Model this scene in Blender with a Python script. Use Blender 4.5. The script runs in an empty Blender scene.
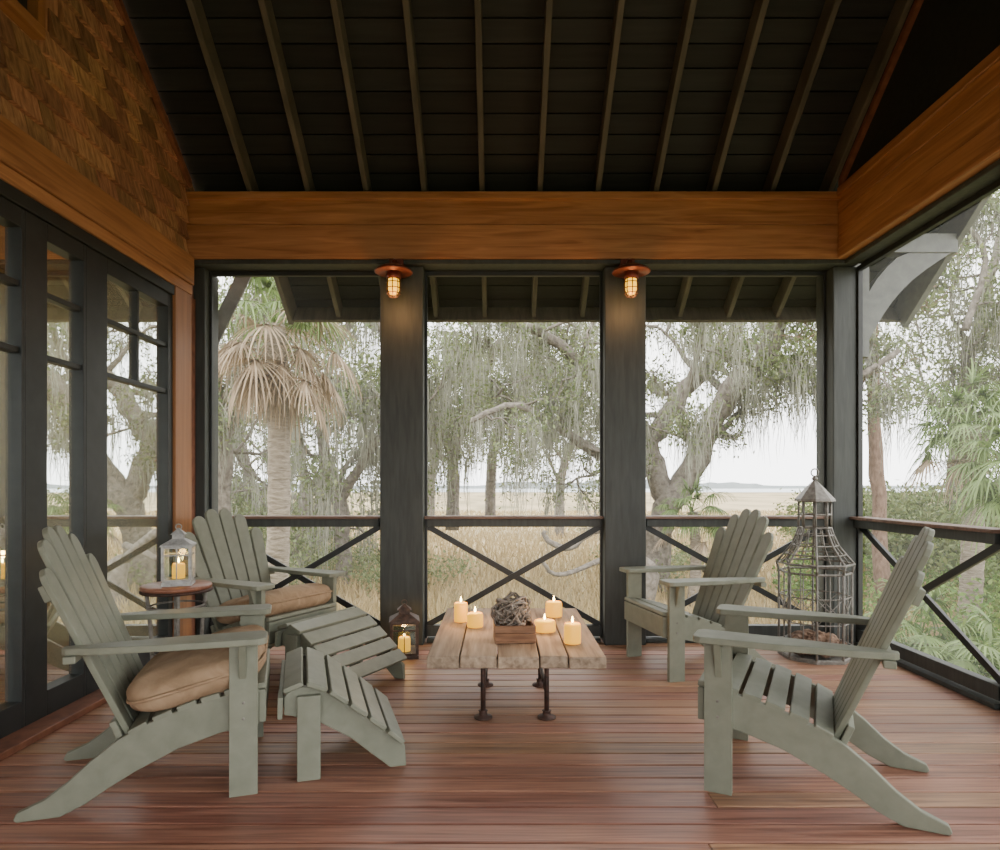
import bpy, math, random, bmesh
import numpy as np
from mathutils import Vector, Matrix, Euler
random.seed(7); rng = np.random.default_rng(7)
F = 650.0; H = 1.17
def P(x, y, d): return Vector(((x-500)/F*d, d, H-(y-485)/F*d))
S = bpy.context.scene
COL = S.collection

# ------------------------------------------------------------------ materials
def new_mat(name):
    m = bpy.data.materials.new(name); m.use_nodes = True
    nt = m.node_tree
    return m, nt, nt.nodes["Principled BSDF"]
def N(nt, t, **kw):
    n = nt.nodes.new(t)
    for k, v in kw.items(): setattr(n, k, v)
    return n
def col4(c): return (c[0], c[1], c[2], 1.0)

def surf(name, c1, c2, grain=(1, 1, 1), scale=4, rough=.55, island=.0, bump=.1, detail=6, dist=.3, spec=.4,
         metal=0.0, hue=0.0, lo=.3, hi=.7, bdist=.004, transl=0.0, coat=0.0, rough2=None):
    m, nt, b = new_mat(name)
    L = nt.links
    tc = N(nt, 'ShaderNodeTexCoord'); geo = N(nt, 'ShaderNodeNewGeometry')
    mp = N(nt, 'ShaderNodeMapping'); mp.inputs['Scale'].default_value = grain
    add = N(nt, 'ShaderNodeVectorMath', operation='ADD')
    ml = N(nt, 'ShaderNodeMath', operation='MULTIPLY'); ml.inputs[1].default_value = 37.0 if island > 0 else 0.0
    L.new(geo.outputs['Random Per Island'], ml.inputs[0])
    L.new(tc.outputs['Object'], mp.inputs['Vector'])
    L.new(mp.outputs[0], add.inputs[0]); L.new(ml.outputs[0], add.inputs[1])
    no = N(nt, 'ShaderNodeTexNoise'); no.inputs['Scale'].default_value = scale
    no.inputs['Detail'].default_value = detail; no.inputs['Distortion'].default_value = dist
    L.new(add.outputs[0], no.inputs['Vector'])
    cr = N(nt, 'ShaderNodeValToRGB')
    cr.color_ramp.elements[0].position = lo; cr.color_ramp.elements[0].color = col4(c1)
    cr.color_ramp.elements[1].position = hi; cr.color_ramp.elements[1].color = col4(c2)
    L.new(no.outputs['Fac'], cr.inputs[0])
    hs = N(nt, 'ShaderNodeHueSaturation')
    mr = N(nt, 'ShaderNodeMapRange'); mr.inputs[3].default_value = 1-island; mr.inputs[4].default_value = 1+island
    L.new(geo.outputs['Random Per Island'], mr.inputs[0]); L.new(mr.outputs[0], hs.inputs['Value'])
    if hue:
        m2 = N(nt, 'ShaderNodeMath', operation='MULTIPLY'); m2.inputs[1].default_value = 7.31
        fr = N(nt, 'ShaderNodeMath', operation='FRACT')
        L.new(geo.outputs['Random Per Island'], m2.inputs[0]); L.new(m2.outputs[0], fr.inputs[0])
        mh = N(nt, 'ShaderNodeMapRange'); mh.inputs[3].default_value = .5-hue; mh.inputs[4].default_value = .5+hue
        L.new(fr.outputs[0], mh.inputs[0]); L.new(mh.outputs[0], hs.inputs['Hue'])
    L.new(cr.outputs[0], hs.inputs['Color']); L.new(hs.outputs[0], b.inputs['Base Color'])
    b.inputs['Roughness'].default_value = rough
    if rough2 is not None:
        rr = N(nt, 'ShaderNodeMapRange'); rr.inputs[3].default_value = rough; rr.inputs[4].default_value = rough2
        L.new(no.outputs['Fac'], rr.inputs[0]); L.new(rr.outputs[0], b.inputs['Roughness'])
    b.inputs['Metallic'].default_value = metal
    b.inputs['Specular IOR Level'].default_value = spec
    b.inputs['Coat Weight'].default_value = coat
    if bump:
        bp = N(nt, 'ShaderNodeBump'); bp.inputs['Strength'].default_value = bump; bp.inputs['Distance'].default_value = bdist
        L.new(no.outputs['Fac'], bp.inputs['Height']); L.new(bp.outputs[0], b.inputs['Normal'])
    if transl:
        out = nt.nodes['Material Output']
        tr = N(nt, 'ShaderNodeBsdfTranslucent'); L.new(hs.outputs[0], tr.inputs['Color'])
        mx = N(nt, 'ShaderNodeMixShader'); mx.inputs[0].default_value = transl
        L.new(b.outputs[0], mx.inputs[1]); L.new(tr.outputs[0], mx.inputs[2]); L.new(mx.outputs[0], out.inputs['Surface'])
    return m

def emis(name, c, s, base=None):
    m, nt, b = new_mat(name)
    b.inputs['Base Color'].default_value = col4(base or c)
    b.inputs['Emission Color'].default_value = col4(c); b.inputs['Emission Strength'].default_value = s
    return m
def glass_mat(name, refl, tint=(.9, .95, .93)):
    m, nt, b = new_mat(name); L = nt.links
    out = nt.nodes['Material Output']
    tr = N(nt, 'ShaderNodeBsdfTransparent'); tr.inputs[0].default_value = col4(tint)
    gl = N(nt, 'ShaderNodeBsdfGlossy'); gl.inputs['Roughness'].default_value = .01
    gl.inputs['Color'].default_value = (.95, .98, .96, 1)
    mx = N(nt, 'ShaderNodeMixShader'); mx.inputs[0].default_value = refl
    L.new(tr.outputs[0], mx.inputs[1]); L.new(gl.outputs[0], mx.inputs[2]); L.new(mx.outputs[0], out.inputs['Surface'])
    return m
def screen_mat(name, f):
    m, nt, b = new_mat(name); L = nt.links
    out = nt.nodes['Material Output']
    tr = N(nt, 'ShaderNodeBsdfTransparent'); tl = N(nt, 'ShaderNodeBsdfTranslucent'); tl.inputs[0].default_value = (.55, .56, .54, 1)
    mx = N(nt, 'ShaderNodeMixShader'); mx.inputs[0].default_value = f
    L.new(tr.outputs[0], mx.inputs[1]); L.new(tl.outputs[0], mx.inputs[2]); L.new(mx.outputs[0], out.inputs['Surface'])
    return m

M_deck = surf('deck_boards', (.125, .050, .029), (.41, .215, .135), (1.0, 26, 26), 2.0, .32, .20, .3, hue=.014, lo=.28, hi=.76, rough2=.58, spec=.5, dist=.8, detail=9)
M_beam = surf('stained_cypress', (.20, .080, .030), (.43, .200, .085), (1, 16, 16), 1.6, .45, .12, .08, lo=.25, hi=.75, spec=.35, dist=1.1, detail=9)
M_beamY = surf('stained_cypress_side', (.20, .080, .030), (.43, .200, .085), (16, 1, 16), 1.6, .45, .14, .08, lo=.25, hi=.75, spec=.35, dist=1.1, detail=9)
M_trimV = surf('stained_cypress_vert', (.20, .085, .032), (.36, .16, .065), (16, 16, 1), 1.6, .45, .08, .08, lo=.2, hi=.8)
M_redtrim = surf('reddish_trim', (.12, .045, .025), (.22, .09, .05), (8, 8, 8), 2, .5, 0, .05)
M_dark = surf('charcoal_paint', (.028, .032, .029), (.045, .050, .045), (12, 12, 1.5), 3, .55, 0, .35, spec=.4)
M_darkf = surf('charcoal_frame_metal', (.013, .015, .014), (.021, .023, .022), (4, 4, 4), 3, .45, 0, .0)
M_ceil = surf('ceiling_planks_dark', (.010, .012, .011), (.019, .021, .019), (1, 14, 14), 2, .6, .3, .1)
M_raft = surf('rafter_dark', (.055, .050, .037), (.105, .092, .070), (14, 2, 2), 2, .6, .1, .1)
M_shing = surf('cedar_shingles', (.17, .082, .042), (.42, .225, .12), (22, 22, 2.5), 2, .7, .42, .3, hue=.012)
M_rail = surf('rail_cap_wood', (.10, .055, .038), (.20, .12, .085), (1.5, 14, 14), 2, .5, .1, .1)
M_chair = surf('sage_grey_paint', (.155, .165, .122), (.195, .205, .155), (3, 3, 3), 5, .5, .04, .06, spec=.35)
M_cush = surf('tan_burlap_cushion', (.21, .14, .082), (.37, .26, .165), (1, 1, 1), 11, .85, 0, .7, dist=1.0, bdist=.012, spec=.15, lo=.2, hi=.8)
M_weath = surf('weathered_plank', (.14, .095, .062), (.42, .32, .225), (18, 1.4, 18), 2, .75, .26, .4, lo=.25, hi=.75)
M_weathX = surf('weathered_plank_end', (.13, .09, .06), (.34, .26, .185), (1.4, 18, 18), 2, .75, .22, .4, lo=.25, hi=.75)
M_iron = surf('rusty_iron', (.02, .015, .013), (.085, .04, .028), (3, 3, 3), 12, .6, 0, .2, metal=.3)
M_wire = surf('aged_wire_metal', (.13, .12, .105), (.25, .235, .21), (3, 3, 3), 12, .5, 0, .1, metal=.2)
M_pewter = surf('pale_grey_metal', (.24, .24, .23), (.46, .46, .44), (3, 3, 3), 12, .5, 0, .15, metal=.2)
M_brownl = surf('dark_brown_lantern', (.035, .022, .017), (.11, .065, .045), (3, 3, 3), 12, .6, 0, .15)
M_copper = surf('oxblood_copper', (.08, .016, .010), (.18, .042, .022), (3, 3, 3), 8, .4, 0, .05, metal=.3)
M_crate = surf('crate_wood', (.12, .05, .02), (.28, .14, .07), (2, 14, 14), 4, .6, .15, .2)
M_drift = surf('vine_ball', (.12, .095, .075), (.34, .29, .24), (3, 3, 3), 12, .8, .3, .2)
M_cone = surf('pine_cone', (.07, .035, .02), (.28, .18, .12), (1, 1, 1), 30, .8, .35, .4)
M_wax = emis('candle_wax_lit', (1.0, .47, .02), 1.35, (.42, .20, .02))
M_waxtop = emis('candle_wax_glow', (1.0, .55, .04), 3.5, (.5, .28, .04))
M_flame = emis('candle_flame', (1.0, .70, .25), 40)
M_bulb = emis('amber_bulb', (1.0, .50, .02), 2.6, (.25, .10, .01))
M_door = glass_mat('door_glass', .74)
M_lglass = glass_mat('lantern_glass', .05)
M_screen = screen_mat('insect_screen', .05)
M_bark = surf('oak_bark', (.10, .083, .068), (.25, .22, .185), (2, 2, 2), 5, .9, 0, .6, bdist=.05)
M_leaf = surf('oak_leaves', (.085, .115, .035), (.19, .225, .085), (1, 1, 1), 1, .6, .45, 0, hue=.02, transl=.4)
M_leaf2 = surf('pale_leaves', (.105, .135, .05), (.22, .255, .115), (1, 1, 1), 1, .6, .4, 0, hue=.025, transl=.4)
M_moss = surf('spanish_moss', (.21, .21, .165), (.36, .36, .29), (1, 1, 1), 2, .9, .25, 0, transl=.3)
M_ptr = surf('palm_trunk', (.15, .12, .09), (.32, .27, .21), (3, 3, 12), 3, .9, 0, .8, bdist=.04)
M_frond = surf('palm_frond_green', (.08, .13, .035), (.18, .25, .08), (1, 1, 1), 2, .5, .35, 0, transl=.35)
M_fdead = surf('palm_frond_dead', (.23, .165, .105), (.44, .345, .24), (1, 1, 1), 2, .8, .35, 0, transl=.3)
M_shrub = surf('shrub_leaves', (.075, .135, .025), (.19, .28, .07), (1, 1, 1), 1, .6, .45, 0, hue=.02, transl=.4)
M_grass = surf('marsh_grass', (.29, .215, .10), (.43, .335, .18), (1, 1, 1), 2, .9, .25, 0, transl=.3)
M_ground = surf('marsh_ground', (.17, .145, .06), (.40, .31, .165), (1, .35, 1), .22, .95, 0, 0, detail=10, lo=.3, hi=.6)
M_yard = surf('yard_ground', (.12, .13, .05), (.30, .27, .13), (1, 1, 1), .9, .95, 0, 0, detail=10)
M_far = surf('distant_trees_hazed', (.20, .23, .24), (.26, .29, .30), (1, 1, 1), .05, 1, 0, 0)  # pale blue-grey: distance haze is put into the tree colour
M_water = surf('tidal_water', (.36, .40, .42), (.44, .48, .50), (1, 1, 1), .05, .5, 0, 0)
M_plaster = surf('interior_plaster', (.50, .43, .29), (.56, .49, .34), (1, 1, 1), 3, .8, 0, 0)
M_oakfl = surf('interior_floor', (.20, .10, .04), (.34, .19, .09), (1, 14, 14), 2, .35, .15, 0)
M_tabtop = surf('red_brown_top', (.16, .06, .035), (.28, .12, .07), (2, 14, 2), 3, .4, .1, .05)
M_fillshade = emis('fill_lamp_shade', (1.0, .75, .45), 3)  # glowing shade of the added interior lamp
M_bracket = surf('bracket_grey_paint', (.10, .105, .10), (.15, .155, .145), (3, 3, 3), 4, .6, 0, .1)
M_pine = surf('pine_bark', (.13, .075, .05), (.28, .18, .13), (4, 4, 1.5), 5, .9, 0, .6, bdist=.05)

# ------------------------------------------------------------------ builder
class B:
    def __init__(s): s.v = []; s.f = []; s.m = []; s.sm = []; s.mats = []
    def mi(s, mat):
        if mat not in s.mats: s.mats.append(mat)
        return s.mats.index(mat)
    def add(s, vs, fs, mat, M=None, smooth=False):
        o = len(s.v); k = s.mi(mat)
        for p in vs:
            p = Vector(p)
            s.v.append(M @ p if M is not None else p)
        for f in fs:
            s.f.append([i+o for i in f]); s.m.append(k); s.sm.append(smooth)
    def box(s, lo, hi, mat, M=None):
        x0, y0, z0 = lo; x1, y1, z1 = hi
        s.add([(x0, y0, z0), (x1, y0, z0), (x1, y1, z0), (x0, y1, z0), (x0, y0, z1), (x1, y0, z1), (x1, y1, z1), (x0, y1, z1)],
              [(0, 3, 2, 1), (4, 5, 6, 7), (0, 1, 5, 4), (1, 2, 6, 5), (2, 3, 7, 6), (3, 0, 4, 7)], mat, M)
    def prism(s, pts, a, b, axis, mat, M=None):
        n = len(pts); vs = []
        for t in (a, b):
            for (u, w) in pts:
                vs.append({'x': (t, u, w), 'y': (u, t, w), 'z': (u, w, t)}[axis])
        fs = [list(range(n))[::-1], list(range(n, 2*n))]
        for i in range(n):
            j = (i+1) % n; fs.append((i, j, n+j, n+i))
        s.add(vs, fs, mat, M)
    def bar(s, a, b, w, h, mat, up=(0, 0, 1)):
        a = Vector(a); b = Vector(b); d = b-a; L = d.length; d.normalize()
        up = Vector(up)
        if abs(d.dot(up)) > .98: up = Vector((0, 1, 0))
        x = d.cross(up).normalized(); z = x.cross(d)
        M = Matrix((x, d, z)).transposed().to_4x4(); M.translation = a
        s.box((-w/2, 0, -h/2), (w/2, L, h/2), mat, M)
    def tube(s, path, rad, n, mat, cap=True, M=None, smooth=True):
        path = [Vector(p) for p in path]; k = len(path)
        if not hasattr(rad, '__len__'): rad = [rad]*k
        vs = []; fs = []; pu = None
        for i, p in enumerate(path):
            d = (path[min(i+1, k-1)]-path[max(i-1, 0)])
            if d.length < 1e-7: d = Vector((0, 0, 1))
            d.normalize()
            if pu is None:
                u = d.orthogonal().normalized()
            else:
                u = pu-d*pu.dot(d)
                u = u.normalized() if u.length > 1e-5 else d.orthogonal().normalized()
            pu = u; w = d.cross(u)
            for j in range(n):
                a = 2*math.pi*j/n
                vs.append(p+(u*math.cos(a)+w*math.sin(a))*rad[i])
        for i in range(k-1):
            for j in range(n):
                j2 = (j+1) % n
                fs.append((i*n+j, i*n+j2, (i+1)*n+j2, (i+1)*n+j))
        if cap:
            fs.append(list(range(n))[::-1]); fs.append([(k-1)*n+j for j in range(n)])
        s.add(vs, fs, mat, M, smooth)
    def lathe(s, prof, c, n, mat, M=None, smooth=True, rot=0):
        c = Vector(c); vs = []; fs = []; k = len(prof)
        for (r, z) in prof:
            for j in range(n):
                a = 2*math.pi*j/n+rot
                vs.append(c+Vector((max(r, 1e-4)*math.cos(a), max(r, 1e-4)*math.sin(a), z)))
        for i in range(k-1):
            for j in range(n):
                j2 = (j+1) % n; fs.append((i*n+j, i*n+j2, (i+1)*n+j2, (i+1)*n+j))
        fs.append(list(range(n))[::-1]); fs.append([(k-1)*n+j for j in range(n)])
        s.add(vs, fs, mat, M, smooth)
    def mesh(s, name):
        me = bpy.data.meshes.new(name)
        me.from_pydata([tuple(p) for p in s.v], [], s.f)
        for m in s.mats: me.materials.append(m)
        me.polygons.foreach_set('material_index', s.m)
        me.polygons.foreach_set('use_smooth', s.sm)
        bm = bmesh.new(); bm.from_mesh(me); bmesh.ops.recalc_face_normals(bm, faces=bm.faces); bm.to_mesh(me); bm.free()
        me.update(); return me
    def obj(s, name, parent=None, bevel=0, seg=2):
        ob = bpy.data.objects.new(name, s.mesh(name)); COL.objects.link(ob)
        if parent: ob.parent = parent
        if bevel:
            md = ob.modifiers.new('bevel', 'BEVEL'); md.width = bevel; md.segments = seg; md.limit_method = 'ANGLE'; md.angle_limit = math.radians(40)
        return ob
def empty(name, loc=(0, 0, 0), rz=0):
    e = bpy.data.objects.new(name, None); COL.objects.link(e); e.location = loc; e.rotation_euler = (0, 0, rz); e.empty_display_size = .2
    return e
def inst(me, name, parent, bevel=0):
    ob = bpy.data.objects.new(name, me); COL.objects.link(ob); ob.parent = parent
    if bevel:
        md = ob.modifiers.new('bevel', 'BEVEL'); md.width = bevel; md.segments = 2; md.limit_method = 'ANGLE'
    return ob
def fastmesh(name, verts, quads, mat, parent=None, smooth=False):
    me = bpy.data.meshes.new(name)
    nv = len(verts); nf = len(quads)
    me.vertices.add(nv); me.vertices.foreach_set('co', verts.astype(np.float32).ravel())
    me.loops.add(nf*4); me.loops.foreach_set('vertex_index', quads.astype(np.int32).ravel())
    me.polygons.add(nf); me.polygons.foreach_set('loop_start', np.arange(0, nf*4, 4, dtype=np.int32))
    me.polygons.foreach_set('loop_total', np.full(nf, 4, dtype=np.int32))
    me.materials.append(mat); me.update(calc_edges=True); me.validate()
    ob = bpy.data.objects.new(name, me); COL.objects.link(ob)
    if parent: ob.parent = parent
    return ob

# ------------------------------------------------------------------ dimensions
YF = 4.74; XL = -2.24; XR = 2.43; YB = -1.80
TAN = .757; ZP = 3.275; ZB = 2.80
YR = 1.45; ZR = ZP+TAN*(YF-YR)
def zroof(y): return ZP+TAN*(YF-y) if y > YR else ZR-TAN*(YR-y)

# floor
b = B(); y = YB-.2; i = 0
while y < 5.02:
    w = .118
    xs = [-2.3]
    if i % 3 == 1: xs.append(-1.9+(i*1.37) % 4.0)
    xs.append(2.85)
    for a, c in zip(xs[:-1], xs[1:]):
        b.box((a+.001, y, -.035), (c-.001, y+w-.008, 0), M_deck)
    y += w; i += 1
b.box((-2.3, YB-.2, -.12), (2.85, 5.0, -.045), M_darkf)
b.box((-2.3, 5.03, -1.25), (2.85, 5.07, -.0), M_dark)
b.box((2.85, YB-.2, -1.25), (2.89, 5.06, -.0), M_dark)
b.obj('floor', bevel=.003, seg=1)

# ceiling (planks) both slopes
b = B()
sl = math.atan(TAN); cs, sn = math.cos(sl), math.sin(sl)
RD = .14
YE = 5.72
def slope_plane(sign):
    y_end = YE if sign > 0 else YR-(YE-YR)
    return y_end, abs(y_end-YR)/cs
for sign in (1, -1):
    y_end, L = slope_plane(sign)
    if sign > 0:
        M = Matrix.Translation((0, YR, ZR+RD/cs)) @ Matrix.Rotation(-sl, 4, 'X')
    else:
        M = Matrix.Translation((0, YR, ZR+RD/cs)) @ Matrix.Rotation(math.pi, 4, 'Z') @ Matrix.Rotation(-sl, 4, 'X')
    t = 0
    while t < L:
        t2 = min(t+.138, L)
        yy = YR+sign*t*cs
        x0 = -2.3; x1 = 3.45
        if sign > 0 and yy > 4.98: x0 = -1.78
        if sign < 0: x0, x1 = -3.45, 2.3
        b.box((x0, t, 0), (x1, t2-.009, .02), M_ceil, M)
        t += .138
    b.box((-1.78 if sign > 0 else -3.45, 0, .021), (3.45 if sign > 0 else 2.3, L, .05), M_ceil, M)
    if sign > 0: b.box((-2.3, 0, .021), (-1.781, 4.5, .05), M_ceil, M)
b.obj('ceiling')
b = B()
y_end, L = slope_plane(1)
M = Matrix.Translation((0, YR, ZR+RD/cs)) @ Matrix.Rotation(-sl, 4, 'X')
for k in range(-1, 13):
    x = -1.815+.421*k
    if x < -2.2: continue
    e = L if x > -1.78 else (4.98-YR)/cs
    b.box((x-.019, 0, -RD), (x+.019, e-.03, -.001), M_raft, M)
b.box((-1.78, L-.03, -.17), (3.45, L+.0, .05), M_raft, M)
b.box((-1.82, (5.05-YR)/cs, -.2), (-1.78, L, .06), M_raft, M)
b.box((3.45, 0, -.24), (3.50, L, .06), M_bracket, M)
b.box((-2.22, (4.86-YR)/cs, -.19), (2.5, (4.89-YR)/cs, -.0), M_ceil, M)
b.obj('roof_rafters', bevel=.003, seg=1)
b = B()
M = Matrix.Translation((0, YR, ZR+RD/cs)) @ Matrix.Rotation(math.pi, 4, 'Z') @ Matrix.Rotation(-sl, 4, 'X')
for k in range(-1, 11):
    x = -1.815+.421*k
    b.box((-x-.019, 0, -RD), (-x+.019, L-.03, -.001), M_raft, M)
b.box((-2.2, .0, -.2), (2.4, .05, -.02), M_raft, M)
b.obj('roof_rafters_rear')

# beams
b = B()
b.box((XL-.02, 4.68, ZB+.0), (XR+.16, 4.90, ZB+.245), M_beam)
b.box((XL-.02, 4.684, ZB+.248), (XR+.16, 4.90, ZP-.02), M_beam)
b.box((XL-.02, 4.655, ZP-.055), (XR+.02, 4.72, ZP), M_beam)
b.box((XL-.02, 4.69, ZB-.035), (XR+.16, 4.90, ZB-.002), M_dark)
b.obj('header_beam_far', bevel=.004, seg=1)
b = B()
for z0, z1, o in ((ZB, ZB+.155, 0), (ZB+.158, ZB+.32, .004), (ZB+.323, ZP+.0, .002)):
    b.box((XR+o, YB, z0), (XR+.17, 4.679, z1), M_beamY)
b.box((XR-.02, YB, ZP-.04), (XR+.0, 4.65, ZP+.02), M_beamY)
b.box((XR+.06, YB, ZB-.035), (XR+.22, 4.69, ZB-.002), M_dark)
b.box((XR+.171, YB, ZB-.001), (XR+.22, 4.69, ZP), M_dark)
b.obj('header_beam_right', bevel=.004, seg=1)
b = B(); b.box((XL, YB-.08, ZB), (XR+.17, YB+.1, ZP), M_beam); b.obj('header_beam_rear')

def gable(name, x0, x1, zb, mat, ya=YB, yb=4.68):
    b = B()
    pts = [(ya, zb), (yb, zb), (yb, zroof(yb)+.15), (YR, ZR+.15), (ya, zroof(ya)+.15)]
    b.prism(pts, x0, x1, 'x', mat); return b
b = gable('g', XR+.03, XR+.12, ZP+.02, M_ceil)
b.obj('wall_right')
for nm, x0, x1 in (('trim_gable_right', XR-.005, XR+.028), ('trim_gable_left', XL+.0, XL+.03)):
    b = B()
    for s_, ye in ((1, 4.66), (-1, YB)):
        b.prism([(YR, ZR-.03), (ye, zroof(ye)-.03), (ye, zroof(ye)+.02), (YR, ZR+.02)], x0, x1, 'x', M_redtrim)
    b.obj(nm)

# left wall
b = gable('g', XL-.14, XL-.03, ZB-.1, M_shing, yb=4.86)
b.box((XL-.14, YB, 0), (XL-.03, 2.1, ZB-.1), M_shing)
b.box((XL-.14, 2.1, 2.42), (XL-.03, 4.86, ZB-.1), M_shing)
b.box((XL-.10, 4.42, 0), (XL-.03, 4.86, 2.45), M_shing)
z = ZB+.01; row = 0; rh = .122
while z < ZR:
    y = YB+random.uniform(0, .1)
    while y < 4.66:
        w = random.uniform(.10, .22); y1 = min(y+w, 4.675)
        inwin = (y1 > 2.2 and y < 3.16 and z+rh > 3.33 and z < 4.3)
        if z+.02 < zroof((y+y1)/2) and not inwin and y1-y > .03:
            top = z+rh+.02
            dz = random.uniform(-.004, .004)
            b.prism([(XL-.028, z+dz), (XL+.012, z+dz), (XL-.022, top), (XL-.028, top)], y+.002, y1-.005, 'y', M_shing)
        y += w
    z += rh; row += 1
b.obj('wall_left')
b = B()
y0, y1, z0, z1 = 2.2, 3.157, 3.33, 4.3; t = .055
b.box((XL-.03, y0, z0), (XL+.035, y1, z0+t), M_beamY); b.box((XL-.03, y0, z1-t), (XL+.035, y1, z1), M_beamY)
b.box((XL-.03, y1-t, z0+t), (XL+.035, y1, z1-t), M_trimV); b.box((XL-.03, y0, z0+t), (XL+.035, y0+t, z1-t), M_trimV)
b.box((XL-.02, y0+t, z0+t), (XL-.015, y1-t, z1-t), M_darkf)
b.obj('window_7', bevel=.003)
b = B()
b.box((XL-.03, YB, 2.60), (XL+.05, 4.66, 2.80), M_beamY)
b.box((XL-.03, YB, 2.53), (XL+.035, 4.66, 2.598), M_beamY)
b.obj('trim_1', bevel=.004)
b = B()
b.box((XL-.03, 4.43, 0), (XL+.03, 4.66, 2.528), M_trimV)
b.box((XL-.03, 4.662, 0), (XL+.01, 4.76, 2.528), M_redtrim)
b.obj('trim_2', bevel=.003)
b = B(); b.box((XL-.03, 2.1, 0.001), (XL+.13, 4.42, .035), M_redtrim); b.obj('trim_3', bevel=.004)
def door(name, y0, y1, st0, st1, vm=True):
    e = empty(name)
    b = B(); X0, X1 = XL-.055, XL+.012
    b.box((X0, y0, .036), (X1, y0+st0, 2.46), M_darkf); b.box((X0, y1-st1, .036), (X1, y1, 2.46), M_darkf)
    b.box((X0, y0+st0, .036), (X1, y1-st1, .16), M_darkf); b.box((X0, y0+st0, 2.37), (X1, y1-st1, 2.46), M_darkf)
    for z in (2.11, 1.80):
        b.box((X0+.015, y0+st0, z-.014), (X1-.012, y1-st1, z+.014), M_darkf)
    if vm:
        ym = (y0+st0+y1-st1)/2
        b.box((X0+.016, ym-.012, 1.81), (X1-.013, ym+.012, 2.37), M_darkf)
    b.obj('frame', e, bevel=.003)
    b = B(); b.box((XL-.034, y0+st0-.005, .155), (XL-.028, y1-st1+.005, 2.375), M_door); b.obj('glass', e)
    return e
door('door_1', 3.50, 4.425, .19, .06)
door('door_2', 3.05, 3.498, .15, .02, False)
door('door_3', 2.12, 3.048, .08, .02)
b = B(); b.box((XL-.055, 2.1, 2.462), (XL+.025, 4.425, 2.528), M_darkf); b.obj('trim_4', bevel=.003)

# interior room behind the glass
b = B(); b.box((-6.5, 1.0, -.03), (-2.36, 4.86, 0.0), M_oakfl); b.obj('floor_interior')
b = B(); b.box((-6.6, 1.0, 0), (-6.5, 4.86, 2.7), M_plaster); b.obj('wall_interior_left')
b = B(); b.box((-6.5, 4.86, -1.2), (-2.40, 4.96, 3.2), M_plaster); b.obj('wall_interior_far')
b = B(); b.box((-6.5, 1.0, 2.7), (-2.39, 4.86, 2.75), M_beam); b.obj('ceiling_interior')
e = empty('sofa', (-5.3, 3.4, 0))
b = B(); b.box((-.45, -.9, .12), (.45, .9, .42), M_plaster); b.box((-.45, -.9, .42), (-.2, .9, .85), M_plaster)
b.box((-.45, -1.08, .12), (.45, -.9, .62), M_plaster); b.box((-.45, .9, .12), (.45, 1.08, .62), M_plaster)
b.obj('body', e, bevel=.05, seg=3)
b = B()
for sx in (-.4, .4):
    for sy in (-1, 1): b.box((sx-.03, sy-.03, 0), (sx+.03, sy+.03, .13), M_crate)
b.obj('feet', e)
e = empty('interior_fill_lamp', (-4.6, 3.2, 0))  # added lamp, out of view, brightens the room behind the doors
b = B(); b.tube([(0, 0, 2.25), (0, 0, 2.70)], .008, 6, M_iron); b.obj('cord', e)
b = B(); b.lathe([(.16, 2.10), (.10, 2.27)], (0, 0, 0), 20, M_fillshade); b.obj('shade', e)
l = bpy.data.lights.new('interior_fill', 'POINT'); l.energy = 220; l.color = (1, .78, .5); l.shadow_soft_size = .1  # added fill light for the interior
lo = bpy.data.objects.new('interior_fill', l); COL.objects.link(lo); lo.parent = e; lo.location = (0, 0, 2.0)

# columns
def column(name, x0, x1, y0=YF, y1=5.0):
    b = B()
    b.box((x0, y0, 0), (x1, y1, ZB-.036), M_dark)
    return b.obj(name, bevel=.008)
column('porch_column', -.876, -.560); column('porch_column', .764, 1.066)
b = B(); b.box((XR, YF, 0), (2.60, 5.0, ZB-.036), M_dark); b.box((2.601, YF+.001, 0), (2.64, 5.0, ZB-.036), M_dark); b.obj('corner_post', bevel=.008)
b = B(); b.box((-2.25, YF+.03, 0), (-2.165, 5.0, ZB-.036), M_dark); b.obj('corner_post', bevel=.006)
for yy in (3.06, 1.38, -.3, YB-.05):
    b = B(); b.box((2.585, yy, 0), (2.78, yy+.30, ZB-.036), M_dark); b.obj('porch_column', bevel=.008)
for xx in (-2.2, -.8, .9):
    b = B(); b.box((xx, YB-.1, 0), (xx+.25, YB+.1, ZB), M_dark); b.obj('porch_column', bevel=.008)

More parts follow.
